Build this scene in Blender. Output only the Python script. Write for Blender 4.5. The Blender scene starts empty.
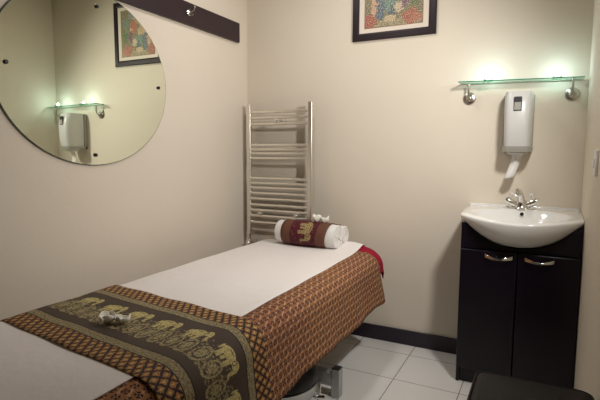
import bpy, bmesh, math, random
from mathutils import Vector, Matrix, noise
PI = math.pi
rnd = random.Random(7)
SC = bpy.context.scene
COL = SC.collection

# ------------------------------------------------------------------ camera, world, lights, exposure
W = 2.139            # room width; left wall x=0, back wall y=0, floor z=0
YF = -3.45           # front wall, behind the camera
ZC = 2.62            # ceiling height
yaw, pitch, roll, foc = -0.4752, 0.1044, 0.0043, 476.07
fw = Vector((math.sin(yaw)*math.cos(pitch), math.cos(yaw)*math.cos(pitch), -math.sin(pitch)))
rt = Vector((math.cos(yaw), -math.sin(yaw), 0)); up = rt.cross(fw)
rt2 = rt*math.cos(roll) + up*math.sin(roll); up2 = -rt*math.sin(roll) + up*math.cos(roll)
cd = bpy.data.cameras.new('camera'); cam = bpy.data.objects.new('camera', cd); COL.objects.link(cam)
m4 = Matrix((rt2, up2, -fw)).transposed().to_4x4(); m4.translation = Vector((1.9597, -2.9631, 1.25))
cam.matrix_world = m4
cd.sensor_width = 36; cd.sensor_fit = 'HORIZONTAL'; cd.lens = foc*36/600; cd.clip_start = 0.02
SC.camera = cam
wd = bpy.data.worlds.new('world'); SC.world = wd; wd.use_nodes = True
wd.node_tree.nodes['Background'].inputs[0].default_value = (1, .9, .78, 1)
wd.node_tree.nodes['Background'].inputs[1].default_value = 0.006
def area(name, loc, size, energy, col, target=None, shape='DISK', spread=PI):
    l = bpy.data.lights.new(name, 'AREA'); l.shape = shape; l.size = size; l.energy = energy; l.color = col; l.spread = spread
    o = bpy.data.objects.new(name, l); COL.objects.link(o); o.location = loc
    d = (Vector(target)-Vector(loc)) if target else Vector((0, 0, -1))
    o.rotation_euler = d.to_track_quat('-Z', 'Y').to_euler()
    return o
def spot(name, loc, target, energy, col, ang, blend, rad):
    l = bpy.data.lights.new(name, 'SPOT'); l.energy = energy; l.color = col; l.spot_size = math.radians(ang); l.spot_blend = blend; l.shadow_soft_size = rad
    o = bpy.data.objects.new(name, l); COL.objects.link(o); o.location = loc
    o.rotation_euler = (Vector(target)-Vector(loc)).to_track_quat('-Z', 'Y').to_euler()
    return o
spot('wall_lamp_light', (2.06, -1.15, 1.90), (.30, -.25, 1.0), 46, (1, .965, .93), 136, 1.0, .07)
area('ceiling_fill_light', (.85, -.80, ZC-.03), .30, 4.8, (1, .955, .91))  # added soft fill from above, not a known ceiling lamp
SC.view_settings.view_transform = 'Standard'; SC.view_settings.look = 'None'
SC.view_settings.gamma = 1; SC.view_settings.use_curve_mapping = False
SC.view_settings.exposure = 0.70
try:
    SC.cycles.max_bounces = 10; SC.cycles.transparent_max_bounces = 12; SC.cycles.glossy_bounces = 6
    SC.cycles.use_denoising = True; SC.cycles.caustics_reflective = False; SC.cycles.caustics_refractive = False
    SC.cycles.sample_clamp_indirect = 4
except Exception: pass

# ------------------------------------------------------------------ node expression helper
class G:
    """small arithmetic wrapper that writes Math nodes"""
    def __init__(s, nt): s.nt = nt; s.L = nt.links; s.n = nt.nodes
    def put(s, sock, v):
        if isinstance(v, V): s.L.new(v.s, sock)
        else: sock.default_value = v
    def m(s, op, a, b=0.0, c=None):
        n = s.n.new('ShaderNodeMath'); n.operation = op
        s.put(n.inputs[0], a); s.put(n.inputs[1], b)
        if c is not None: s.put(n.inputs[2], c)
        return V(s, n.outputs[0])
    def mix(s, f, a, b):
        n = s.n.new('ShaderNodeMix'); n.data_type = 'RGBA'
        s.put(n.inputs[0], f)
        for i, c in ((6, a), (7, b)):
            if isinstance(c, V): s.L.new(c.s, n.inputs[i])
            else: n.inputs[i].default_value = (*c, 1)
        return V(s, n.outputs[2])
    def uv(s):
        n = s.n.new('ShaderNodeUVMap'); x = s.n.new('ShaderNodeSeparateXYZ'); s.L.new(n.outputs[0], x.inputs[0])
        return V(s, x.outputs[0]), V(s, x.outputs[1])
    def pos(s):
        n = s.n.new('ShaderNodeTexCoord'); x = s.n.new('ShaderNodeSeparateXYZ'); s.L.new(n.outputs['Object'], x.inputs[0])
        return [V(s, x.outputs[i]) for i in range(3)]
    def vec(s, x, y, z=0.0):
        n = s.n.new('ShaderNodeCombineXYZ')
        for i, v in enumerate((x, y, z)): s.put(n.inputs[i], v)
        return V(s, n.outputs[0])
    def noise(s, vec, scale, detail=3.0, rough=.5):
        n = s.n.new('ShaderNodeTexNoise'); n.inputs['Scale'].default_value = scale; n.inputs['Detail'].default_value = detail
        n.inputs['Roughness'].default_value = rough
        if vec is not None: s.L.new(vec.s, n.inputs['Vector'])
        else:
            t = s.n.new('ShaderNodeTexCoord'); s.L.new(t.outputs['Object'], n.inputs['Vector'])
        return V(s, n.outputs[0])
    def voro(s, vec, scale):
        n = s.n.new('ShaderNodeTexVoronoi'); n.inputs['Scale'].default_value = scale
        s.L.new(vec.s, n.inputs['Vector']); return V(s, n.outputs['Distance'])
class V:
    def __init__(s, g, sock): s.g = g; s.s = sock
    def __add__(s, o): return s.g.m('ADD', s, o)
    __radd__ = __add__
    def __sub__(s, o): return s.g.m('SUBTRACT', s, o)
    def __rsub__(s, o): return s.g.m('SUBTRACT', o, s)
    def __mul__(s, o): return s.g.m('MULTIPLY', s, o)
    __rmul__ = __mul__
    def __truediv__(s, o): return s.g.m('DIVIDE', s, o)
    def __lt__(s, o): return s.g.m('LESS_THAN', s, o)
    def __gt__(s, o): return s.g.m('GREATER_THAN', s, o)
    def abs(s): return s.g.m('ABSOLUTE', s)
    def frac(s): return s.g.m('FRACT', s)
    def floor(s): return s.g.m('FLOOR', s)
    def max(s, o): return s.g.m('MAXIMUM', s, o)
    def min(s, o): return s.g.m('MINIMUM', s, o)
    def sin(s): return s.g.m('SINE', s)

def mat(name, col=(.8, .8, .8), rough=.5, metal=0.0, fn=None, bump=None, spec=.5, coat=0.0, sheen=0.0):
    m = bpy.data.materials.new(name); m.use_nodes = True
    nt = m.node_tree; b = nt.nodes['Principled BSDF']
    b.inputs['Base Color'].default_value = (*col, 1); b.inputs['Roughness'].default_value = rough
    b.inputs['Metallic'].default_value = metal; b.inputs['Specular IOR Level'].default_value = spec
    b.inputs['Coat Weight'].default_value = coat; b.inputs['Sheen Weight'].default_value = sheen
    g = G(nt)
    if fn:
        c = fn(g); nt.links.new(c.s, b.inputs['Base Color'])
    if bump:
        scale, strength, dist = bump
        h = g.noise(None, scale, 4)
        bn = nt.nodes.new('ShaderNodeBump'); bn.inputs['Strength'].default_value = strength; bn.inputs['Distance'].default_value = dist
        nt.links.new(h.s, bn.inputs['Height']); nt.links.new(bn.outputs[0], b.inputs['Normal'])
    return m
def vary(c0, c1, scale, detail=3):
    return lambda g: g.mix(g.noise(None, scale, detail), c0, c1)

M = {}
M['wall'] = mat('cream_wall_paint', rough=.75, fn=vary((.73, .655, .54), (.77, .695, .58), 3), bump=(60, .12, .004), spec=.25)
M['wall_pink'] = mat('warm_cream_wall_paint', rough=.75, fn=vary((.725, .645, .54), (.765, .685, .58), 3), bump=(60, .12, .004), spec=.25)
M['ceiling'] = mat('ceiling_paint', rough=.85, fn=vary((.60, .56, .50), (.62, .58, .52), 2), spec=.2)
M['wall_brown'] = mat('low_bounce_brown_wall', rough=.8, fn=vary((.26, .20, .15), (.29, .22, .17), 3), spec=.2)  # for the unseen front wall, made dark brown to cut bounced light
def tile_fn(g):
    x, y, z = g.pos()
    P = .3455; gw = .006
    fx = ((x-.93)/P).frac(); fy = ((y+.155)/P).frac()
    d = (fx.min(1.0-fx)).min(fy.min(1.0-fy))
    grout = d < gw
    v = g.noise(g.vec(x, y, z), 7, 4)
    cell = g.noise(g.vec(((x-.93)/P).floor()*3.7, ((y+.155)/P).floor()*5.3, 0.0), 1.0, 0)
    base = g.mix(v*.6+cell*.4, (.76, .75, .72), (.84, .83, .80))
    return g.mix(grout, base, (.16, .14, .12))
M['tile'] = mat('white_floor_tile', rough=.32, fn=tile_fn)
M['skirting'] = mat('dark_plum_skirting', rough=.45, fn=vary((.016, .009, .018), (.024, .013, .024), 14))
M['board'] = mat('dark_plum_board', rough=.42, fn=vary((.018, .008, .013), (.028, .011, .016), 10))
M['gloss_dark'] = mat('gloss_dark_brown', rough=.28, fn=vary((.006, .0035, .008), (.009, .005, .011), 8), spec=.35)
M['chrome'] = mat('polished_chrome', (.83, .82, .80), .10, 1.0)
M['rail'] = mat('towel_rail_chrome', (.86, .83, .77), .34, 1.0)
M['steel'] = mat('brushed_steel', (.55, .55, .54), .32, 1.0)
M['grey_metal'] = mat('silver_painted_metal', (.46, .46, .45), .38, .6)
M['nickel'] = mat('tarnished_nickel', rough=.28, metal=1.0, fn=vary((.42, .39, .34), (.60, .56, .50), 30))
M['ceramic'] = mat('white_ceramic', (.82, .81, .78), .10, spec=.6, coat=.5)
M['black'] = mat('black_plastic', (.012, .012, .013), .4)
M['vinyl'] = mat('black_vinyl', rough=.42, fn=vary((.014, .012, .014), (.022, .018, .02), 40), bump=(220, .15, .002))
M['leather'] = mat('dark_brown_leather', rough=.5, fn=vary((.006, .0035, .005), (.010, .006, .008), 30), bump=(160, .25, .002), spec=.22)
M['white_plastic'] = mat('white_plastic', (.62, .62, .60), .32)
M['grey_plastic'] = mat('translucent_grey_plastic', (.36, .35, .31), .3)
M['switch'] = mat('switch_plastic', (.80, .79, .75), .3)
M['paper'] = mat('paper_towel', rough=.9, fn=vary((.78, .77, .74), (.84, .83, .80), 60), bump=(90, .3, .003))
M['sheet'] = mat('white_cotton_sheet', rough=.9, fn=vary((.83, .785, .76), (.87, .825, .80), 9), bump=(26, .18, .01), spec=.2, sheen=.1)
M['towel'] = mat('white_terry_towel', rough=.95, fn=vary((.82, .80, .77), (.88, .86, .83), 50), bump=(240, .7, .004), spec=.1, sheen=.3)
M['red'] = mat('crimson_cotton', rough=.85, fn=vary((.26, .006, .028), (.32, .010, .036), 40), bump=(300, .2, .002), spec=.2)
M['petal'] = mat('white_petal', (.90, .87, .78), .5)
M['petal_heart'] = mat('yellow_petal_heart', (.72, .62, .22), .6)
M['mount'] = mat('cream_picture_mount', rough=.8, fn=vary((.74, .66, .56), (.77, .69, .59), 30))
M['frame'] = mat('dark_picture_frame', rough=.35, fn=vary((.012, .006, .009), (.020, .009, .013), 12))
M['fillet'] = mat('brown_fillet', (.28, .16, .10), .6)

def mirror_mat():
    m = bpy.data.materials.new('silvered_mirror'); m.use_nodes = True
    b = m.node_tree.nodes['Principled BSDF']
    b.inputs['Base Color'].default_value = (.80, .84, .72, 1); b.inputs['Metallic'].default_value = 1; b.inputs['Roughness'].default_value = 0.004
    return m
M['mirror'] = mirror_mat()
M['mirror_edge'] = mat('mirror_glass_edge', (.10, .14, .12), .2)
def glass_mat(name, tint, refl):
    m = bpy.data.materials.new(name); m.use_nodes = True
    nt = m.node_tree; nt.nodes.remove(nt.nodes['Principled BSDF'])
    out = nt.nodes['Material Output']
    t = nt.nodes.new('ShaderNodeBsdfTransparent'); t.inputs[0].default_value = (*tint, 1)
    gl = nt.nodes.new('ShaderNodeBsdfGlossy'); gl.inputs['Roughness'].default_value = .03; gl.inputs[0].default_value = (.9, 1, .95, 1)
    lw = nt.nodes.new('ShaderNodeLayerWeight'); lw.inputs[0].default_value = .5
    g = G(nt); f = V(g, lw.outputs['Facing']); f4 = f*f*f*f*.8 + .03
    mx = nt.nodes.new('ShaderNodeMixShader'); nt.links.new(f4.s, mx.inputs[0])
    nt.links.new(t.outputs[0], mx.inputs[1]); nt.links.new(gl.outputs[0], mx.inputs[2]); nt.links.new(mx.outputs[0], out.inputs[0])
    return m
M['glass'] = glass_mat('shelf_glass', (.97, .995, .98), .1)
M['clear'] = glass_mat('clear_acrylic', (.84, .92, .88), .1)
M['glass_edge'] = mat('green_glass_edge', (.05, .28, .18), .15, coat=.5)

def lens_mat():
    m = bpy.data.materials.new('lamp_lens'); m.use_nodes = True
    b = m.node_tree.nodes['Principled BSDF']; b.inputs['Base Color'].default_value = (.9, 1, .95, 1)
    b.inputs['Emission Color'].default_value = (.85, 1, .90, 1); b.inputs['Emission Strength'].default_value = 6
    return m
M['lens'] = lens_mat()

# woven cloths --------------------------------------------------------------
def sarong_fn(g):
    u, v = g.uv()
    n = g.noise(g.vec(u, v), 260, 2)
    P = .031
    r = (v/P); row = r.floor()
    cx = (u/P + row*.5).frac()-.5; cyy = r.frac()-.5
    j = (n-.5)*.14
    ax = (cx+j).abs(); ay = (cyy+j).abs()
    rad = cx*cx + cyy*cyy
    petals = (rad < .155)*(ax.min(ay) > .055)
    heart = rad < .010
    big = g.noise(g.vec(u, v), 3.0, 2)
    ground = g.mix((big*1.6-.3).max(0.0).min(1.0), (.36, .17, .06), (.27, .10, .055))
    stripe = (((u*.5+v)/P).frac()-.5).abs() < .12
    ground = g.mix(stripe*.65, ground, (.58, .40, .24))
    c = g.mix(petals, ground, (.042, .010, .013))
    c = g.mix(heart, c, (.042, .010, .013))
    c = g.mix((n-.5).max(0.0)*1.6, c, (.60, .38, .22))
    return g.mix((.46-n).max(0.0)*1.8, c, (.045, .012, .015))
M['sarong'] = mat('printed_sarong_cotton', rough=.85, fn=sarong_fn, spec=.2, bump=(300, .2, .002))

def ell(x, y, cx, cy, rx, ry):
    a = (x-cx)*(1/rx); b = (y-cy)*(1/ry)
    return (a*a+b*b) < 1.0
def box_(x, y, x0, x1, y0, y1):
    return (x > x0)*(x < x1)*(y > y0)*(y < y1)
def elephant(g, x, y):
    """x along the animal (-.5..0.5), y upright (-.5...5)"""
    e = ell(x, y, -.05, .08, .26, .19)
    e = e.max(ell(x, y, .26, .15, .13, .15))
    e = e.max(box_(x, y, -.27, -.14, -.36, .05)).max(box_(x, y, .04, .16, -.36, .05))
    e = e.max(box_(x, y, -.10, -.02, -.30, .0))
    e = e.max(ell(x, y, .38, -.02, .05, .22)).max(ell(x, y, .43, -.20, .07, .05))
    e = e.max(ell(x, y, -.33, .02, .03, .15))
    ear = ell(x, y, .19, .13, .055, .10); ear_in = ell(x, y, .19, .13, .035, .075)
    saddle = box_(x, y, -.16, .04, .17, .20)
    return e*(1.0-(ear-ear_in).max(0.0))*(1.0-saddle)
def runner_fn(g):
    v, u0 = g.uv()          # v metres along the runner, u0 metres across it
    u = u0*2.0              # 0..1 over .5 m
    n = g.noise(g.vec(v, u0), 330, 2); n2 = g.noise(g.vec(v, u0), 120, 3)
    j = (n2-.5)*.35
    # ikat diamonds
    P = .034
    a = ((v+u0*.8)/P + j*1.5).frac(); b = ((v-u0*.8)/P - j*1.5).frac()
    da = (a-.5).abs(); db = (b-.5).abs()
    dark = (da < .15).max(db < .08 + n*.1)
    core = (da > .36)*(db > .34)
    ik = g.mix(n2, (.44, .235, .065), (.36, .12, .04))
    ik = g.mix(core, ik, (.58, .43, .16))
    ik = g.mix(dark, ik, (.022, .014, .016))
    spk = n > .56
    ik = g.mix(spk*.35, ik, (.05, .03, .02))
    # fine khaki weave
    kh = g.mix((((n*.5+n2*.5)-.38)*4.0).max(0.0).min(1.0), (.085, .062, .036), (.44, .36, .19))
    # dark middle with elephants and leaves
    mid = g.mix(n, (.050, .034, .026), (.085, .058, .040))
    PE = .150
    ex = (v/PE).frac()-.5; ey = (u-.60)*(1/.24)
    el = elephant(g, ex*1.15, ey)
    rag = (n*.6+n2*.4) > .42
    gold = g.mix(n2, (.38, .30, .11), (.70, .60, .26))
    mid = g.mix(el*rag, mid, gold)
    PF = .062
    fx = (v/PF).frac()-.5; fy = (u-.43)*(1/.24)
    rr = fx*fx + fy*fy
    ring = ((rr < .17)*(rr > .10)).max(rr < .05)
    mid = g.mix(ring*((n*.5+n2*.5) > .46), mid, g.mix(n2, (.22, .17, .08), (.52, .44, .22)))
    lv = g.voro(g.vec(v, u0*1.6), 62)
    mid = g.mix((lv < .40)*(u > .335)*(u < .55)*(n > .47), mid, g.mix(n, (.20, .16, .08), (.50, .42, .20)))
    lf = (g.voro(g.vec(v, u0*1.0), 95) < .36)*(u > .335)*(u < .60)
    mid = g.mix(lf*(n > .5), mid, (.32, .26, .12))
    edge = (u-.5).abs()
    c = g.mix(edge > .25, mid, kh)
    c = g.mix(edge > .33, c, ik)
    line = ((edge-.25).abs() < .006).max((edge-.33).abs() < .005)
    return g.mix(line, c, (.03, .02, .018))
M['runner'] = mat('brocade_runner', rough=.7, fn=runner_fn, spec=.3, bump=(350, .3, .002))

def wrap_fn(g):
    a, b = g.uv()           # a 0..1 across the band, b metres round the roll
    n = g.noise(g.vec(a*.25, b), 240, 2); n2 = g.noise(g.vec(a*.25, b), 90, 3)
    mar = g.mix(n, (.060, .006, .014), (.115, .014, .026))
    e = (a-.5).abs()
    brd = g.mix(n, (.06, .02, .016), (.22, .095, .055))
    el = elephant(g, (b-.150)*(1/.17), (a-.56)*(1/.46))
    gold = g.mix(n2, (.34, .25, .09), (.50, .42, .20))
    c = g.mix(el*(n > .45), mar, gold)
    swirl = (g.voro(g.vec(a*.25, b), 70) < .30)*(e < .26)
    c = g.mix(swirl*(n > .5)*.7, c, (.30, .20, .08))
    return g.mix(e > .29, c, brd)
M['wrap'] = mat('maroon_brocade_wrap', rough=.65, fn=wrap_fn, spec=.3, bump=(320, .3, .002))

def art_fn(g):
    x, y = g.uv()
    w = g.noise(g.vec(x, y), 9, 3); w2 = g.noise(g.vec(x+3.1, y+1.7), 9, 3)
    X = x + (w-.5)*.20; Y = y + (w2-.5)*.20
    fine = g.noise(g.vec(x, y), 52, 4)
    c = g.mix(fine, (.10, .11, .06), (.36, .30, .16))
    c = g.mix(ell(X, Y, .5, .02, .60, .10), c, (.34, .30, .17))
    blobs = [(.08, .10, .13, .13, (.40, .12, .08)), (.80, .13, .15, .12, (.42, .13, .08)), (.92, .10, .11, .09, (.46, .18, .11)),
             (.27, .30, .085, .20, (.10, .16, .20)), (.45, .34, .10, .13, (.16, .28, .22)), (.47, .22, .055, .10, (.09, .14, .17)),
             (.62, .30, .085, .10, (.62, .50, .34)), (.44, .12, .10, .055, (.58, .46, .28)), (.16, .34, .05, .16, (.62, .38, .24)),
             (.70, .40, .055, .14, (.20, .09, .16)), (.88, .42, .10, .13, (.10, .18, .07)), (.36, .55, .12, .10, (.58, .42, .24)),
             (.62, .62, .09, .14, (.50, .16, .10)), (.18, .66, .12, .13, (.12, .22, .12)), (.82, .70, .12, .12, (.18, .26, .20)),
             (.46, .78, .12, .10, (.48, .36, .20)), (.28, .86, .10, .09, (.46, .14, .12)), (.66, .88, .13, .08, (.26, .30, .28)),
             (.27, .53, .035, .045, (.66, .46, .32)), (.70, .56, .035, .045, (.64, .42, .30)), (.16, .52, .03, .04, (.66, .46, .32)),
             (.45, .50, .032, .042, (.64, .44, .30)), (.62, .80, .03, .04, (.64, .44, .30))]
    for bx, by, rx, ry, cc in blobs:
        c = g.mix(ell(X, Y, bx, by, rx, ry), c, cc)
    c = g.mix(((fine-.52)*5.0).max(0.0).min(.7), c, (.66, .54, .36))
    return g.mix(((.50-fine)*6.0).max(0.0).min(.85), c, (.05, .035, .030))
M['art'] = mat('printed_scene', rough=.5, fn=art_fn)

# ------------------------------------------------------------------ mesh helpers
def obj(name, bm, m, parent=None, smooth=True, bevel=0, seg=2, sub=0, solid=0, angle=40):
    me = bpy.data.meshes.new(name)
    bmesh.ops.recalc_face_normals(bm, faces=bm.faces[:]) if not solid else None
    bm.to_mesh(me); bm.free()
    o = bpy.data.objects.new(name, me); COL.objects.link(o)
    for mm in (m if isinstance(m, (list, tuple)) else [m]): me.materials.append(mm)
    if parent: o.parent = parent
    if bevel:
        b = o.modifiers.new('bevel', 'BEVEL'); b.width = bevel; b.segments = seg; b.limit_method = 'ANGLE'; b.angle_limit = math.radians(35)
    if solid:
        s = o.modifiers.new('solid', 'SOLIDIFY'); s.thickness = solid; s.offset = -1
    if sub:
        s = o.modifiers.new('sub', 'SUBSURF'); s.levels = sub; s.render_levels = sub
    if smooth:
        for p in me.polygons: p.use_smooth = True
        me.set_sharp_from_angle(angle=math.radians(angle))
    return o
def thing(name, label, cat, loc=(0, 0, 0), rz=0, group=None):
    o = bpy.data.objects.new(name, None); COL.objects.link(o); o.location = loc; o.rotation_euler = (0, 0, rz)
    o.empty_display_size = .05
    return tag(o, label, cat, group)
def tag(o, label, cat, group=None):
    o['label'] = label; o['category'] = cat
    if group: o['group'] = group
    return o
def struct(o, label=None, cat=None):
    o['kind'] = 'structure'
    if label: o['label'] = label; o['category'] = cat
    return o
def B(): return bmesh.new()
def add_box(bm, x0, x1, y0, y1, z0, z1):
    vs = [bm.verts.new((x, y, z)) for x in (x0, x1) for y in (y0, y1) for z in (z0, z1)]
    for f in ((0, 1, 3, 2), (4, 6, 7, 5), (0, 4, 5, 1), (2, 3, 7, 6), (0, 2, 6, 4), (1, 5, 7, 3)):
        bm.faces.new([vs[i] for i in f])
    return bm
def box(x0, x1, y0, y1, z0, z1): return add_box(B(), x0, x1, y0, y1, z0, z1)
def add_tube(bm, pts, r, n=12, cap=True):
    pts = [Vector(p) for p in pts]; rs = r if isinstance(r, (list, tuple)) else [r]*len(pts)
    rings = []; prev = None
    for i, p in enumerate(pts):
        t = (pts[min(i+1, len(pts)-1)]-pts[max(i-1, 0)]).normalized()
        if prev is None:
            a = Vector((0, 0, 1)) if abs(t.z) < .9 else Vector((1, 0, 0)); u = t.cross(a).normalized()
        else: u = (prev - t*prev.dot(t)).normalized()
        prev = u; w = t.cross(u)
        rings.append([bm.verts.new(p + (u*math.cos(2*PI*k/n)+w*math.sin(2*PI*k/n))*rs[i]) for k in range(n)])
    for a, b in zip(rings, rings[1:]):
        for k in range(n): bm.faces.new((a[k], a[(k+1) % n], b[(k+1) % n], b[k]))
    if cap: bm.faces.new(rings[0][::-1]); bm.faces.new(rings[-1])
    return bm
def tube(pts, r, n=12): return add_tube(B(), pts, r, n)
def add_lathe(bm, prof, c=(0, 0, 0), axis='Z', n=28, sx=1, sy=1):
    """prof: (radius, height) list; closed with caps where radius>0"""
    c = Vector(c); rings = []
    def P(r, h, k):
        a = 2*PI*k/n; x, y = r*math.cos(a)*sx, r*math.sin(a)*sy
        return c + {'Z': Vector((x, y, h)), 'Y': Vector((x, -h, y)), 'X': Vector((h, x, y))}[axis]
    for r, h in prof:
        rings.append([bm.verts.new(P(r, h, k)) for k in range(n)] if r > 1e-6 else [bm.verts.new(P(0, h, 0))])
    for a, b in zip(rings, rings[1:]):
        for k in range(n):
            q = (k+1) % n
            if len(a) == 1 and len(b) == 1: continue
            if len(a) == 1: bm.faces.new((a[0], b[k], b[q]))
            elif len(b) == 1: bm.faces.new((a[k], a[q], b[0]))
            else: bm.faces.new((a[k], a[q], b[q], b[k]))
    if len(rings[0]) > 1: bm.faces.new(rings[0][::-1])
    if len(rings[-1]) > 1: bm.faces.new(rings[-1])
    return bm
def lathe(*a, **k): return add_lathe(B(), *a, **k)
def prism(poly, axis, a0, a1):
    """extrude 2-D polygon (u,v); axis 'Y': (u,y,v); 'X': (x,u,v); 'Z': (u,v,z)"""
    bm = B()
    f = {'Y': lambda p, a: (p[0], a, p[1]), 'X': lambda p, a: (a, p[0], p[1]), 'Z': lambda p, a: (p[0], p[1], a)}[axis]
    A = [bm.verts.new(f(p, a0)) for p in poly]; Bv = [bm.verts.new(f(p, a1)) for p in poly]
    n = len(poly)
    for i in range(n): bm.faces.new((A[i], A[(i+1) % n], Bv[(i+1) % n], Bv[i]))
    bm.faces.new(A[::-1]); bm.faces.new(Bv)
    return bm
def grid(nu, nv, f, uvf=None, close_u=False):
    bm = B(); uvl = bm.loops.layers.uv.new('UVMap')
    vs = [[bm.verts.new(f(i/nu, j/nv)) for j in range(nv+1)] for i in range(nu+1)]
    for i in range(nu):
        for j in range(nv):
            fc = bm.faces.new((vs[i][j], vs[i+1][j], vs[i+1][j+1], vs[i][j+1]))
            for lp, (a, b) in zip(fc.loops, ((i, j), (i+1, j), (i+1, j+1), (i, j+1))):
                lp[uvl].uv = uvf(a/nu, b/nv) if uvf else (a/nu, b/nv)
    return bm

# ------------------------------------------------------------------ room shell
T = .12
struct(obj('floor', box(-T, W+T, YF-T, T, -.1, 0), M['tile'], smooth=False))
struct(obj('ceiling', box(-T, W+T, YF-T, T, ZC, ZC+.1), M['ceiling'], smooth=False))
struct(obj('wall_back', box(-T, W+T, 0, T, 0, ZC), M['wall'], smooth=False))
struct(obj('wall_left', box(-T, 0, YF, 0, 0, ZC), M['wall_pink'], smooth=False))
struct(obj('wall_right', box(W, W+T, YF, 0, 0, ZC), M['wall'], smooth=False))
struct(obj('wall_front', box(-T, W+T, YF-T, YF, 0, ZC), M['wall_brown'], smooth=False))
struct(obj('baseboard_back', box(.014, 1.572, -.014, 0, 0, .097), M['skirting'], bevel=.003))
struct(obj('baseboard_left', box(0, .014, YF, 0, 0, .097), M['skirting'], bevel=.003))

# ------------------------------------------------------------------ massage table
XL, XR, YN, YB = .215, 1.108, -2.62, -.125
RC = .11          # plan corner radius
ZT = .628
def crown(x, y):
    return .044*math.exp(-((x-.88)/.15)**2-((y+.13)/.13)**2)
def drape(px, py, off, flare=.16, wave=0.0, fr=18, droop=0.0):
    r = .085+off; Re = RC+off
    kx = min(max(px, XL+RC), XR-RC); ky = min(max(py, YN+RC), YB-RC)
    ex, ey = px-kx, py-ky; L = math.hypot(ex, ey)
    zt = ZT+off+crown(min(px, XR), py)
    if L <= Re-r or L < 1e-6: return Vector((px, py, zt))
    nx, ny = ex/L, ey/L
    d = L-(Re-r)
    if d <= r*PI/2:
        rad = Re-r+r*math.sin(d/r); z = zt-r*(1-math.cos(d/r))
    else:
        h = d-r*PI/2
        wv = wave*(math.sin(py*fr)+.5*math.sin(py*fr*2.3+1.0)+.4*math.sin(px*fr))*min(1, h/.25)
        rad = Re+h*flare+wv; z = zt-r-h*math.sqrt(1-flare**2)
    return Vector((kx+nx*rad, ky+ny*rad, z))

bed = thing('massage_table', 'massage couch on silver legs, dressed in patterned cloth, along the left wall', 'massage table', (.65, -1.4, 0))
def bobj(name, bm, m, parent=bed, **k):
    for v in bm.verts: v.co -= Vector((.65, -1.4, 0))
    return obj(name, bm, m, parent, **k)
# mattress: rounded slab built by the same plan outline
def mattress():
    bm = B(); rings = []; n = 24
    def outline(inset, z, crowned=False):
        pts = []
        R = max(RC-inset, .012)
        for cx, cy, a0 in ((XR-RC, YB-RC, 0), (XL+RC, YB-RC, PI/2), (XL+RC, YN+RC, PI), (XR-RC, YN+RC, 1.5*PI)):
            for k in range(n+1):
                a = a0+k/n*PI/2; x, y = cx+R*math.cos(a), cy+R*math.sin(a)
                pts.append((x, y, z+(crown(x, y) if crowned else 0)))
        return [bm.verts.new(p) for p in pts]
    rr = .078
    prof = [(.03, .515), (.006, .522), (0, .54)] + [(rr*(1-math.cos(t*PI/2)), ZT-rr+rr*math.sin(t*PI/2)) for t in (0, .2, .4, .6, .8, 1)]
    for i, z in prof: rings.append(outline(i, z, z > .6))
    for a, b in zip(rings, rings[1:]):
        for k in range(len(a)): bm.faces.new((a[k], a[(k+1) % len(a)], b[(k+1) % len(a)], b[k]))
    bm.faces.new(rings[0][::-1])
    # crowned top as concentric rings
    cen = Vector((.65, -1.0, 0)); prev = rings[-1]
    for s in (.85, .7, .5, .3, .1):
        nr = []
        for v in rings[-1]:
            x, y = cen.x+(v.co.x-cen.x)*s, cen.y+(v.co.y-cen.y)*s
            nr.append(bm.verts.new((x, y, ZT+crown(x, y))))
        for k in range(len(nr)): bm.faces.new((prev[k], prev[(k+1) % len(nr)], nr[(k+1) % len(nr)], nr[k]))
        prev = nr
    bm.faces.new(prev)
    return bm
bobj('mattress', mattress(), M['vinyl'])
bobj('bed_frame', add_box(add_box(add_box(box(.33, .38, -2.5, -.3, .455, .513), .92, .97, -2.5, -.3, .455, .513), .38, .92, -.40, -.35, .455, .513), .38, .92, -2.45, -2.40, .455, .513), M['grey_metal'], bevel=.004)
# low base: a cross beam and upright foot posts with black plugs
def base_end(y):
    bobj('cross_beam', box(.17, 1.05, y-.022, y+.022, .055, .128), M['grey_metal'], bevel=.004)
    for x in (.152, 1.070):
        p = bobj('foot_post', box(x-.022, x+.022, y-.024, y+.024, 0, .148), M['grey_metal'], bevel=.003)
        bobj('plug', box(x-.021, x+.021, y-.023, y+.023, .148, .154), M['black'], p, bevel=.002)
base_end(-.815); base_end(-2.05)
bobj('base_rail', box(.60, .70, -2.03, -.84, .06, .12), M['grey_metal'], bevel=.004)
for y in (-1.05, -1.85):
    bobj('lift_column', box(.60, .70, y-.05, y+.05, .12, .455), M['grey_metal'], bevel=.006)
ped = bobj('round_base_cover', lathe([(0, .270), (.10, .268), (.17, .255), (.196, .225), (.200, .17), (.185, .15)][::-1], (.855, -1.06, 0), n=40), M['black'])
bobj('cover_rim', lathe([(.150, .06), (.185, .09), (.203, .130), (.203, .160), (.17, .168)], (.855, -1.06, 0), n=40), M['steel'], ped)
pn = bobj('brake_pin', lathe([(.010, 0), (.010, .155), (.007, .16)], (1.055, -1.0, 0), n=14), M['chrome'])
bobj('brake_lever', tube([(1.03, -1.02, .085), (1.085, -1.0, .085)], .010, 10), M['chrome'], pn)

# crimson blanket, visible only as a rim at the far end
UU = lambda a, b, s: a+(b-a)*s
red = obj('under_blanket', grid(90, 40, lambda s, t: drape(UU(XL-.06, XR+.085, s), UU(-.62, YB+.065, t), .008), None), M['red'], solid=.004)
tag(red, 'crimson under-blanket showing as a red rim round the far right corner of the couch', 'blanket')
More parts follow.
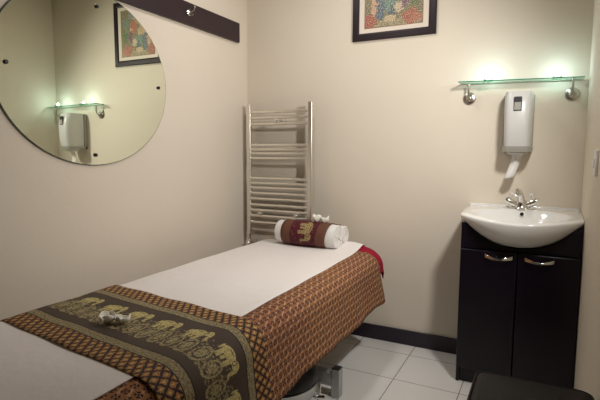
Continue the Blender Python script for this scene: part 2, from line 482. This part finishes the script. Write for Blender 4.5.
# printed sarong
def sar(s, t):
    px = UU(XL-.30, XR+.250, s); py = UU(-2.60, YB-.165, t)
    return drape(px, py, .011, .18, .006, 15) + Vector((0, 0, .006*math.sin(py*9)*(1 if px > XR+.22 else 0)))
o = obj('printed_cloth', grid(110, 170, sar, lambda s, t: (UU(-2.60, YB-.165, t), UU(XL-.30, XR+.250, s))), M['sarong'], solid=.002)
tag(o, 'orange and maroon printed cloth hanging down the right side of the couch', 'cloth')
# white sheet
def sht(s, t):
    px = UU(.268, UU(1.015, .975, t), s); py = UU(-2.60, YB+.03, t)
    p = drape(px, py, .016, .05)
    p.z += .0012*math.sin(px*21+py*5)+.0010*math.sin(py*17-px*7)
    return p
o = obj('white_sheet', grid(60, 130, sht), M['sheet'], solid=.002)
tag(o, 'plain white cotton sheet laid over the top of the couch', 'sheet')
# brocade runner
sl = math.atan(-.117); rd = Vector((math.cos(sl), math.sin(sl))); rp = Vector((-rd.y, rd.x))
def run(s, t):
    a = UU(-.36, 1.20, s); b = UU(0, .50, t)
    p = Vector((.27, -1.995)) + rd*a + rp*b
    q = drape(p.x, p.y, .022, .20, .006, 15)
    q.z += .0022*math.sin(a*23+b*9)*math.sin(b*14+a*3)
    return q
o = obj('brocade_runner', grid(140, 60, run, lambda s, t: (UU(-.36, 1.20, s), UU(0, .50, t))), M['runner'], solid=.003)
tag(o, 'dark brown and gold elephant brocade runner laid across the couch', 'runner')

# ------------------------------------------------------------------ rolled towel
ang = math.radians(-4)
TW = Matrix.Translation((.640, -.283, ZT+.0185)) @ Matrix.Rotation(ang, 4, 'Z')
tw = thing('towel_roll', 'rolled white towel in a maroon brocade band at the head of the couch', 'towel')
tw.matrix_world = TW
R1, R2 = .075, .064
def sec(u):   # outline of the double roll in (y, z), u 0..1
    pts = sec.p; x = u*(len(pts)-1); i = min(int(x), len(pts)-2); f = x-i
    return pts[i].lerp(pts[i+1], f)
pp = []
c1 = Vector((0, R1)); c2 = Vector((.092, R2+.003))
for k in range(41):
    a = math.radians(40 + k/40*292); pp.append(c1+Vector((math.cos(a), math.sin(a)))*R1)
for k in range(31):
    a = math.radians(-145 + k/30*265); pp.append(c2+Vector((math.cos(a), math.sin(a)))*R2)
pp.append(pp[0].copy()); sec.p = pp
def roll_body(x0, x1, grow, bulge):
    bm = B(); n = len(pp)-1; rings = []
    cen = Vector((.045, R1*.92))
    xs = [0, .03, .1, .3, .5, .7, .9, .97, 1]
    for s in xs:
        x = UU(x0, x1, s); e = min(s, 1-s); sh = 1.0 - (bulge*(1-e/.1)**2 if e < .1 else 0)
        ring = []
        for p in pp[:-1]:
            c = c1 if (p-c1).length < (p-c2).length else c2
            q = c+(p-c)*sh; d = (p-c).normalized()*grow
            ring.append(bm.verts.new((x, q.x+d.x, max(q.y+d.y, 0.0))))
        rings.append(ring)
    for a, b in zip(rings, rings[1:]):
        for k in range(n): bm.faces.new((a[k], a[(k+1) % n], b[(k+1) % n], b[k]))
    bm.faces.new(rings[0][::-1]); bm.faces.new(rings[-1])
    return bm
obj('towel_body', roll_body(-.213, .213, 0, .10), M['towel'], tw, angle=60)
# spiral folds on the two ends
for sx in (-1, 1):
    bm = B()
    for c, R in ((c1, R1), (c2, R2)):
        pts = []
        for k in range(70):
            a = k/69*2*PI*2.6; r = R*.90*(1-.80*k/69)
            pts.append((sx*(.2075+.002*k/69), c.x+math.cos(a+1)*r, c.y+math.sin(a+1)*r))
        add_tube(bm, pts, [.0075]*69+[.004], 8)
    obj('spiral_fold', bm, M['towel'], tw)
nb = 64
def band(s, t):
    # front, top and back of the double roll; t runs round, s across the band
    u = t*(len(pp)-1); i = min(int(u), len(pp)-2); p = pp[i].lerp(pp[i+1], u-i)
    c = c1 if (p-c1).length < (p-c2).length else c2
    d = (p-c).normalized()*.0045
    return Vector((UU(-.158, .146+.030*p.y/(2*R1), s), p.x+d.x, max(p.y+d.y, .002)))
per = sum((pp[i+1]-pp[i]).length for i in range(len(pp)-1))
obj('brocade_band', grid(12, nb*2, band, lambda s, t: (s, t*per)), M['wrap'], tw, solid=.002)

# ------------------------------------------------------------------ flowers
def petal_bm(L, wd, cup, a, lift):
    def f(s, t):
        w = wd*(.30+.70*math.sin(PI*min(1, s*.55)))*math.sqrt(max(0, 1-max(0, (s-.55)/.46)**2))
        q = (t-.5)*2
        th = s*1.75
        x = L*(.10+math.sin(th)*.62) ; z = lift + L*cup*(1-math.cos(th))
        x -= q*q*w*.45*s
        y = q*w + .18*x*s
        return Vector((x*math.cos(a)-y*math.sin(a), x*math.sin(a)+y*math.cos(a), z))
    return grid(8, 6, f)
def flower(loc, rz, size, label, tilt=0.0, group=None, cup=.45):
    t = thing('frangipani_flower', label, 'flower', loc, rz)
    t.rotation_euler = (tilt, tilt*.4, rz)
    for k in range(5):
        obj('petal', petal_bm(size*(.9+.2*((k*3) % 5)/4), size*.62, cup*(.75+.5*((k*7) % 5)/4), k*2*PI/5, .006), M['petal'], t, solid=.0015)
    obj('flower_heart', lathe([(.004, 0), (size*.16, .004), (size*.18, .008), (size*.10, .011), (0, .009)], n=16), M['petal_heart'], t)
    return t
ZR = ZT+.024
flower((.640, -1.848, ZR), .4, .036, 'cream white flower lying on the brocade runner, left of the pair', 0.0, cup=.62)
flower((.690, -1.826, ZR), 1.9, .033, 'cream white flower lying on the brocade runner, right of the pair, showing a yellow heart', 0.0, cup=.55)
def on_roll(lx, ly, lz): return TW @ Vector((lx, ly, lz))
flower(on_roll(.062, .010, 2*R1+.0), .3, .040, 'small white flower on top of the rolled towel, nearer the band middle', -.1, cup=.85)
flower(on_roll(.118, .016, 2*R1-.002), 1.4, .036, 'small white flower on top of the rolled towel, nearer its right end', -.2, cup=.8)

# ------------------------------------------------------------------ heated towel rail
hr = thing('towel_rail', 'tall chrome ladder towel rail on the back wall beside the corner', 'towel rail', (.30, -.08, 0))
def hobj(name, bm, m, parent=hr, **k):
    for v in bm.verts: v.co -= Vector((.30, -.08, 0))
    return obj(name, bm, m, parent, **k)
XA, XB = .066, .552
for x in (XA, XB):
    hobj('upright', box(x-.017, x+.017, -.094, -.066, .638, 1.572), M['rail'], bevel=.006, seg=3)
for z in (1.513, 1.474, 1.431, 1.284, 1.253, 1.226, 1.192, 1.050, 1.016, .983, .944, .904, .860, .822, .781, .734):
    pts = [(UU(XA, XB, k/12), -.082-.004*math.sin(PI*k/12), z) for k in range(13)]
    hobj('rung', tube(pts, .0105, 10), M['rail'])
for x, z in ((.305, 1.453), (.165, .802), (.455, .802)):
    br = hobj('wall_bracket', tube([(x, -.072, z), (x, -.001, z)], .007, 10), M['rail'])
    hobj('bracket_collar', lathe([(.013, 0), (.015, .004), (.012, .016), (.006, .020)], (x, -.098, z), 'Y', 14), M['rail'], br)
    hobj('wall_rose', lathe([(.018, 0), (.016, .006), (.008, .010)], (x, -.001, z), 'Y', 16), M['rail'], br)
for x in (XA, XB):
    vv = hobj('valve', tube([(x, -.08, .640), (x, -.08, .600), (x, -.07, .585), (x, -.045, .580), (x, -.002, .580)], .011, 12), M['rail'])
    hobj('valve_head', lathe([(.016, 0), (.019, .006), (.019, .030), (.013, .036)], (x, -.082, .578), 'Y', 16), M['rail'], vv)

# ------------------------------------------------------------------ coat rack board
cr = thing('coat_rack', 'dark plum coat rack board with chrome hook high on the left wall', 'coat rack', (0, -.9, 2.06))
def cobj(name, bm, m, parent=cr, **k):
    for v in bm.verts: v.co -= Vector((0, -.9, 2.06))
    return obj(name, bm, m, parent, **k)
cobj('board', box(.001, .022, -1.74, -.122, 1.992, 2.123), M['board'], bevel=.003)
for y in (-.655, -1.15):
    hk = cobj('coat_hook', add_tube(tube([(.020, y, 2.064), (.040, y, 2.066), (.058, y, 2.073), (.066, y, 2.086), (.066, y, 2.094)], [.006, .0055, .005, .005, .007], 10),
                                    [(.030, y, 2.060), (.038, y, 2.046), (.046, y, 2.046), (.050, y, 2.054)], [.005, .005, .005, .006], 10), M['nickel'])
    cobj('hook_rose', lathe([(.019, 0), (.019, .004), (.012, .009), (.006, .011)], (.022, y, 2.062), 'X', 20), M['chrome'], hk)

# ------------------------------------------------------------------ oval mirror on left wall
MY, MZ, MA, MB = -1.343, 1.590, .4907, .4178
mr = thing('wall_mirror', 'big round frameless mirror with dark clips on the left wall', 'mirror', (0, MY, MZ))
bm = lathe([(1.0, .004), (1.0, .0085), (.988, .0105), (0, .0105)], n=128, axis='X')
bm.faces.ensure_lookup_table()
bm2 = B()
n = 160
ro = [[bm2.verts.new((h, MA*r*math.cos(2*PI*k/n), MB*r*math.sin(2*PI*k/n))) for k in range(n)] for r, h in ((1, .004), (1, .009), (.993, .0105))]
for i, (a, b) in enumerate(zip(ro, ro[1:])):
    for k in range(n):
        f = bm2.faces.new((a[k], a[(k+1) % n], b[(k+1) % n], b[k])); f.material_index = 1
f = bm2.faces.new(ro[-1]); f.material_index = 0
f = bm2.faces.new(ro[0][::-1]); f.material_index = 1
bm.free()
obj('mirror_glass', bm2, [M['mirror'], M['mirror_edge']], mr, smooth=False)
for y, z in ((-1.311, 1.930), (-.913, 1.593), (-1.351, 1.222), (-1.764, 1.598)):
    obj('mirror_clip', lathe([(.009, 0), (.009, .006), (.006, .009), (0, .0095)], (.0105, y-MY, z-MZ), 'X', 14), M['black'], mr)

# ------------------------------------------------------------------ framed picture on back wall
PX0, PX1, PZ0, PZ1 = .815, 1.342, 1.941, 2.46
pc = thing('framed_picture', 'figure scene in cream mount and dark frame, hung high on the back wall', 'picture', ((PX0+PX1)/2, 0, PZ0))
def pobj(name, bm, m, parent=pc, **k):
    for v in bm.verts: v.co -= Vector(((PX0+PX1)/2, 0, PZ0))
    return obj(name, bm, m, parent, **k)
fwd = .045
bm = B()
O = [(PX0, PZ0), (PX1, PZ0), (PX1, PZ1), (PX0, PZ1)]
def rng(ins, y): return [bm.verts.new((x+(ins if x == PX0 else -ins), y, z+(ins if z == PZ0 else -ins))) for x, z in O]
lv = [rng(0, -.002), rng(0, -.014), rng(.005, -.018), rng(fwd-.010, -.017), rng(fwd, -.013), rng(fwd, -.002)]
for a, b in zip(lv, lv[1:]+lv[:1]):
    for k in range(4): bm.faces.new((a[k], a[(k+1) % 4], b[(k+1) % 4], b[k]))
pobj('picture_frame', bm, M['frame'], smooth=False)
pobj('picture_mount', box(PX0+fwd-.002, PX1-fwd+.002, -.010, -.003, PZ0+fwd-.002, PZ1-fwd+.002), M['mount'], smooth=False)
ix, iz = .083, .076
pobj('fillet', box(PX0+ix-.004, PX1-ix+.004, -.0115, -.009, PZ0+iz-.004, PZ1-iz+.004), M['fillet'], smooth=False)
ax0, ax1, az0, az1 = PX0+ix, PX1-ix, PZ0+iz, PZ1-iz
pobj('artwork', grid(2, 2, lambda s, t: Vector((UU(ax0, ax1, s), -.0122, UU(az0, az1, t)))), M['art'], smooth=False)

# ------------------------------------------------------------------ glass shelf with lamps
SX0, SX1, SZ, SD = 1.496, 2.114, 1.632, .112
gs = thing('glass_shelf', 'narrow green-edged glass shelf on two round brackets above the dispenser', 'shelf', ((SX0+SX1)/2, 0, SZ))
def sobj(name, bm, m, parent=gs, **k):
    for v in bm.verts: v.co -= Vector(((SX0+SX1)/2, 0, SZ))
    return obj(name, bm, m, parent, **k)
bm = box(SX0, SX1, -SD, -.012, SZ-.0028, SZ+.0028)
bm.normal_update()
for f in bm.faces: f.material_index = 0 if abs(f.normal.z) > .5 else 1
sgp = sobj('glass_pane', bm, [M['glass'], M['glass_edge']], smooth=False)
sgp.rotation_euler = (0, math.radians(1.0), 0)
for x in (1.545, 2.066):
    b = sobj('shelf_bracket', tube([(x, -.010, 1.553), (x, -.034, 1.553), (x, -.048, 1.558), (x, -.055, 1.575), (x, -.055, SZ-.006)], .0058, 12), M['nickel'])
    sobj('bracket_rose', lathe([(.034, .001), (.035, .006), (.028, .011), (.024, .011), (.014, .017), (.010, .024), (.006, .026)], (x, 0, 1.553), 'Y', 32), M['nickel'], b)
    sobj('glass_grip', lathe([(.011, -.010), (.011, -.0045)], (x, -.055, SZ), 'Z', 16), M['nickel'], b)
for x, lab in ((1.652, 'small clear clip lamp on the glass shelf, nearer its left bracket'), (1.989, 'small clear clip lamp on the glass shelf, nearer its right bracket')):
    l = thing('clip_lamp', lab, 'lamp', (x, -SD+.012, SZ-.0175*(x-1.805)))
    obj('clip_body', add_box(add_box(box(-.022, .022, -.020, .026, .0042, .010), -.022, .022, -.020, .026, -.010, -.0042), -.022, .022, -.022, -.0125, -.010, .010), M['clear'], l, bevel=.002)
    obj('lamp_lens', lathe([(.012, .010), (.012, .013), (.008, .0155), (0, .0165)], (0, .004, 0), 'Z', 18), M['lens'], l)
    pl_ = bpy.data.lights.new('clip_lamp_light', 'POINT'); pl_.energy = .42; pl_.color = (.66, .95, .95); pl_.shadow_soft_size = .004
    po = bpy.data.objects.new('clip_lamp_light', pl_); COL.objects.link(po); po.location = (x, -SD+.016, SZ+.0225)

# ------------------------------------------------------------------ paper dispenser
dp = thing('paper_dispenser', 'white centre-pull paper dispenser mounted on the back wall under the glass shelf', 'dispenser', (1.814, 0, 1.245))
def dsec(z):  # half width, depth at a height above the base, 0..0.32
    t = z/.315
    return .066+.007*t, .150+.050*math.sin(PI*min(1, .18+.62*t))
def dbody(z0, z1, grow=0.0, nz=10):
    bm = B(); rings = []
    for i in range(nz+1):
        z = UU(z0, z1, i/nz); hw, dep = dsec(z); hw += grow; dep += grow
        if z1 > .29 and i == nz: hw -= .004; dep -= .009
        elif z1 > .29 and i == nz-1: hw -= .001; dep -= .003
        ring = []
        for k in range(21):
            a = PI*k/20; c, s = math.cos(a), math.sin(a)
            e = .42
            ring.append(bm.verts.new((hw*math.copysign(abs(c)**e, c), -.001-(dep-.001)*(s**e if s > 0 else 0), z)))
        rings.append(ring)
    for a, b in zip(rings, rings[1:]):
        for k in range(21): bm.faces.new((a[k], a[(k+1) % 21], b[(k+1) % 21], b[k]))
    bm.faces.new(rings[0][::-1]); bm.faces.new(rings[-1])
    return bm
obj('dispenser_cover', dbody(.030, .318), M['white_plastic'], dp, angle=35)
obj('dispenser_back', add_box(box(-.080, .076, -.030, -.001, .012, .312), -.080, .078, -.10, -.001, .012, .030), M['grey_plastic'], dp, bevel=.004)
# lower collar and nozzle
obj('dispenser_collar', dbody(.0, .030, .007, 4), M['grey_plastic'], dp, angle=35)
obj('nozzle', lathe([(.052, .004), (.054, -.004), (.040, -.012), (.018, -.020), (.014, -.022)], (0, -.105, 0), 'Z', 28), M['white_plastic'], dp)
hw, dep = dsec(.27)
lk = obj('lock_window', box(-.019, .019, -.2015, -.190, .215, .288), M['black'], dp, bevel=.002)
obj('lock_label', box(-.016, .016, -.2030, -.2005, .219, .259), M['grey_plastic'], lk, bevel=.001)
def tis(s, t):
    w = .023+.003*s
    a = (t-.5)*2
    return Vector((.004-.036*s**1.3+a*w, -.108-.012*math.cos(a*2.4)+.010*math.sin(s*5), -.015-.128*s+.004*a*s))
o = obj('paper_tail', grid(14, 10, tis), M['paper'], dp, solid=.002)

# ------------------------------------------------------------------ vanity unit
CX0, CX1, CY, CZ = 1.580, 2.136, -.358, .876
vu = thing('vanity_cabinet', 'dark gloss two-door vanity cabinet under the white basin', 'cabinet', ((CX0+CX1)/2, 0, 0))
def vobj(name, bm, m, parent=vu, **k):
    for v in bm.verts: v.co -= Vector(((CX0+CX1)/2, 0, 0))
    return obj(name, bm, m, parent, **k)
vobj('side_panel', box(CX0, CX0+.018, CY+.002, -.002, 0, CZ), M['gloss_dark'], bevel=.002)
vobj('side_panel', box(CX1-.018, CX1, CY+.002, -.002, 0, CZ), M['gloss_dark'], bevel=.002)
vobj('base_panel', box(CX0+.018, CX1-.018, CY+.03, -.004, .085, .103), M['gloss_dark'])
vobj('back_panel', box(CX0+.018, CX1-.018, -.010, -.003, .103, .70), M['gloss_dark'])
vobj('plinth', box(CX0+.018, CX1-.018, CY+.012, CY+.03, 0, .085), M['gloss_dark'], bevel=.002)
CM = (CX0+CX1)/2
arch = [(CX0+.018, .742), (CX1-.018, .742), (CX1-.018, CZ)]
for k in range(25):
    t = 1-2*k/24; arch.append((CM+t*.238, CZ-.006-.112*(1-abs(t)**2.4)))
arch.append((CX0+.018, CZ))
vobj('fascia', prism(arch, 'Y', CY+.002, CY+.018), M['gloss_dark'], smooth=False)
for sx, x0, x1 in ((-1, CX0+.002, CM-.0025), (1, CM+.0025, CX1-.002)):
    d = vobj('door', box(x0, x1, CY-.018, CY, .088, .738), M['gloss_dark'], bevel=.005, seg=3)
    hx = 1.770 if sx < 0 else 1.956; hz = .704; hwid = .066
    pts = [(UU(hx-hwid, hx+hwid, k/14), CY-.018-.026*math.sin(PI*k/14)**.7-.001, hz+.010*(abs(2*k/14-1))**1.5-.002*k/14) for k in range(15)]
    bm = B(); rings = []
    for i, p in enumerate(pts):
        hh = .0035+.0065*abs(2*i/14-1)**1.3
        rings.append([bm.verts.new((p[0], p[1]+dy, p[2]+dz*hh)) for dy, dz in ((-.003, -1), (-.003, 1), (.003, 1), (.003, -1))])
    for a, b in zip(rings, rings[1:]):
        for k in range(4): bm.faces.new((a[k], a[(k+1) % 4], b[(k+1) % 4], b[k]))
    bm.faces.new(rings[0][::-1]); bm.faces.new(rings[-1])
    vobj('bow_handle', bm, M['chrome'], d, bevel=.001)

# basin
BXC, BHW = 1.855, .282
bs = thing('basin', 'white ceramic basin with a bow front on top of the dark cabinet', 'basin', (BXC, 0, CZ))
def Fd(t): return .345+.130*(1-abs(t)**2.3)          # front depth
def Bz(t): return .880-.126*max(0, 1-abs(t)**2.2)     # belly bottom height
def topz(x, y):
    t = x/BHW; s = -y/Fd(t)
    z = .934-.030*max(0, (-y-.12)/.35)*(1-.45*abs(t))
    q = (x/.215)**2+((y+.285)/.150)**2
    if q < 1.25:
        e = max(0, min(1, (1.25-q)/1.25)); e = e*e*(3-2*e); z -= .125*e**.8
    return z
def bas(s, u):
    t = 2*s-1; tt = t
    x = BHW*t; F = Fd(t)
    nt = .60
    if u < nt:
        k = u/nt; y = -.002-(F-.012)*k
        z = topz(x, y) - (.006*max(0, (k-.94)/.06)**2)
        if abs(t) > .97: z -= .004
        return Vector((x, y, z))
    k = (u-nt)/(1-nt)
    zt = topz(x, -F+.010)-.006; zb = Bz(t)
    if k < .12:
        a = k/.12*PI/2
        return Vector((x, -F+.010-.010*math.sin(a), zt-.010*(1-math.cos(a))))
    q = (k-.12)/.88; zt2 = zt-.010
    th = q*PI/2
    yb = -.20
    y = yb+(-F-yb)*max(0, math.cos(th))**.55
    z = zt2+(zb-zt2)*math.sin(th)**1.15
    return Vector((x*(1-.05*q*q), y, z))
bm = grid(72, 110, bas)
for v in bm.verts: v.co.z -= CZ
bm.verts.ensure_lookup_table()
# close the two ends, the back and the underside
nv = 111
L0 = [bm.verts[j] for j in range(nv)]; L1 = [bm.verts[72*nv+j] for j in range(nv)]
for Ls, fl in ((L0, 1), (L1, 0)):
    c = bm.verts.new((Ls[0].co.x, -.002, .886-CZ)); loop = Ls + [c]
    bm.faces.new(loop if fl else loop[::-1])
obj('bowl', bm, M['ceramic'], bs, angle=50)
obj('back_upstand', box(-BHW, BHW, -.012, -.001, .886-CZ, .944-CZ), M['ceramic'], bs, bevel=.004)
obj('overflow_hole', lathe([(.0095, 0), (.0095, .004), (0, .005)], (.004, -.150, .912-CZ), 'Y', 18), M['black'], bs)
obj('waste', lathe([(.03, 0), (.03, .004), (.02, .006), (0, .006)], (0, -.285, topz(0, -.285)-CZ), 'Z', 24), M['chrome'], bs)

# tap
tp = thing('mixer_tap', 'chrome mixer tap with two angled lever handles on the basin ledge', 'tap', (1.852, -.092, .928))
obj('tap_body', lathe([(.040, -.001), (.040, .005), (.030, .012), (.026, .028), (.022, .050), (.017, .056), (0, .058)], n=28, sx=1.15, sy=.9), M['chrome'], tp)
obj('spout', tube([(0, 0, .040), (-.006, -.008, .076), (-.012, -.028, .100), (-.018, -.058, .106), (-.022, -.084, .094), (-.023, -.091, .082)], [.020, .018, .016, .015, .014, .013], 16), M['chrome'], tp)
for sx in (-1, 1):
    h = obj('tap_handle', tube([(sx*.018, 0, .020), (sx*.034, -.002, .030), (sx*.070, -.004, .050), (sx*.080, -.005, .056)], [.014, .018, .0195, .015], 18), M['chrome'], tp)
    obj('handle_lever', tube([(sx*.058, -.006, .058), (sx*.052, -.012, .076), (sx*.046, -.018, .088)], [.005, .0055, .009], 12), M['ceramic'], h)
    obj('tap_flange', lathe([(.027, -.001), (.027, .005), (.014, .009), (0, .010)], (sx*.056, 0, 0), n=22), M['chrome'], tp)

# ------------------------------------------------------------------ light switch on right wall
sw = thing('light_switch', 'small white light switch on the right wall', 'light switch', (W, -.765, 1.205))
obj('switch_plate', box(-.010, -.0005, -.043, .043, -.050, .050), M['switch'], sw, bevel=.003)
obj('rocker', box(-.015, -.009, -.012, .012, -.020, .020), M['switch'], sw, bevel=.002)

# ------------------------------------------------------------------ dark padded stool
st = thing('padded_stool', 'dark brown padded stool in front of the vanity cabinet', 'stool', (1.956, -1.495, 0))
def pad():
    bm = B(); rings = []
    def ring(ins, z):
        R = .045; hx, hy = .173, .185; out = []
        for cx, cy, a0 in ((1, 1, 0), (-1, 1, PI/2), (-1, -1, PI), (1, -1, 1.5*PI)):
            for k in range(9):
                a = a0+k/8*PI/2
                out.append(bm.verts.new((cx*(hx-R)+(R-ins)*math.cos(a), cy*(hy-R)+(R-ins)*math.sin(a), z)))
        rings.append(out)
    for i, z in ((.012, .43), (.002, .435), (0, .445), (0, .490), (.004, .504), (.014, .515), (.028, .521)): ring(i, z)
    for a, b in zip(rings, rings[1:]):
        for k in range(len(a)): bm.faces.new((a[k], a[(k+1) % len(a)], b[(k+1) % len(a)], b[k]))
    bm.faces.new(rings[0][::-1]); bm.faces.new(rings[-1])
    return bm
sp = obj('seat_pad', pad(), M['leather'], st)
pts = []
for cx, cy, a0 in ((1, 1, 0), (-1, 1, PI/2), (-1, -1, PI), (1, -1, 1.5*PI), (1, 1, 0)):
    for k in range(9 if (cx, cy, a0) != (1, 1, 0) or not pts else 1):
        a = a0+k/8*PI/2; pts.append((cx*.128+.0375*math.cos(a), cy*.140+.0375*math.sin(a), .512))
obj('piping', tube(pts, .004, 8), M['leather'], sp)
obj('stool_box', box(-.155, .155, -.172, .172, .03, .432), M['leather'], st, bevel=.01)
for sx in (-1, 1):
    for sy in (-1, 1):
        obj('foot', lathe([(.016, 0), (.020, .03), (.022, .032)], (sx*.125, sy*.14, 0), n=16), M['black'], st)
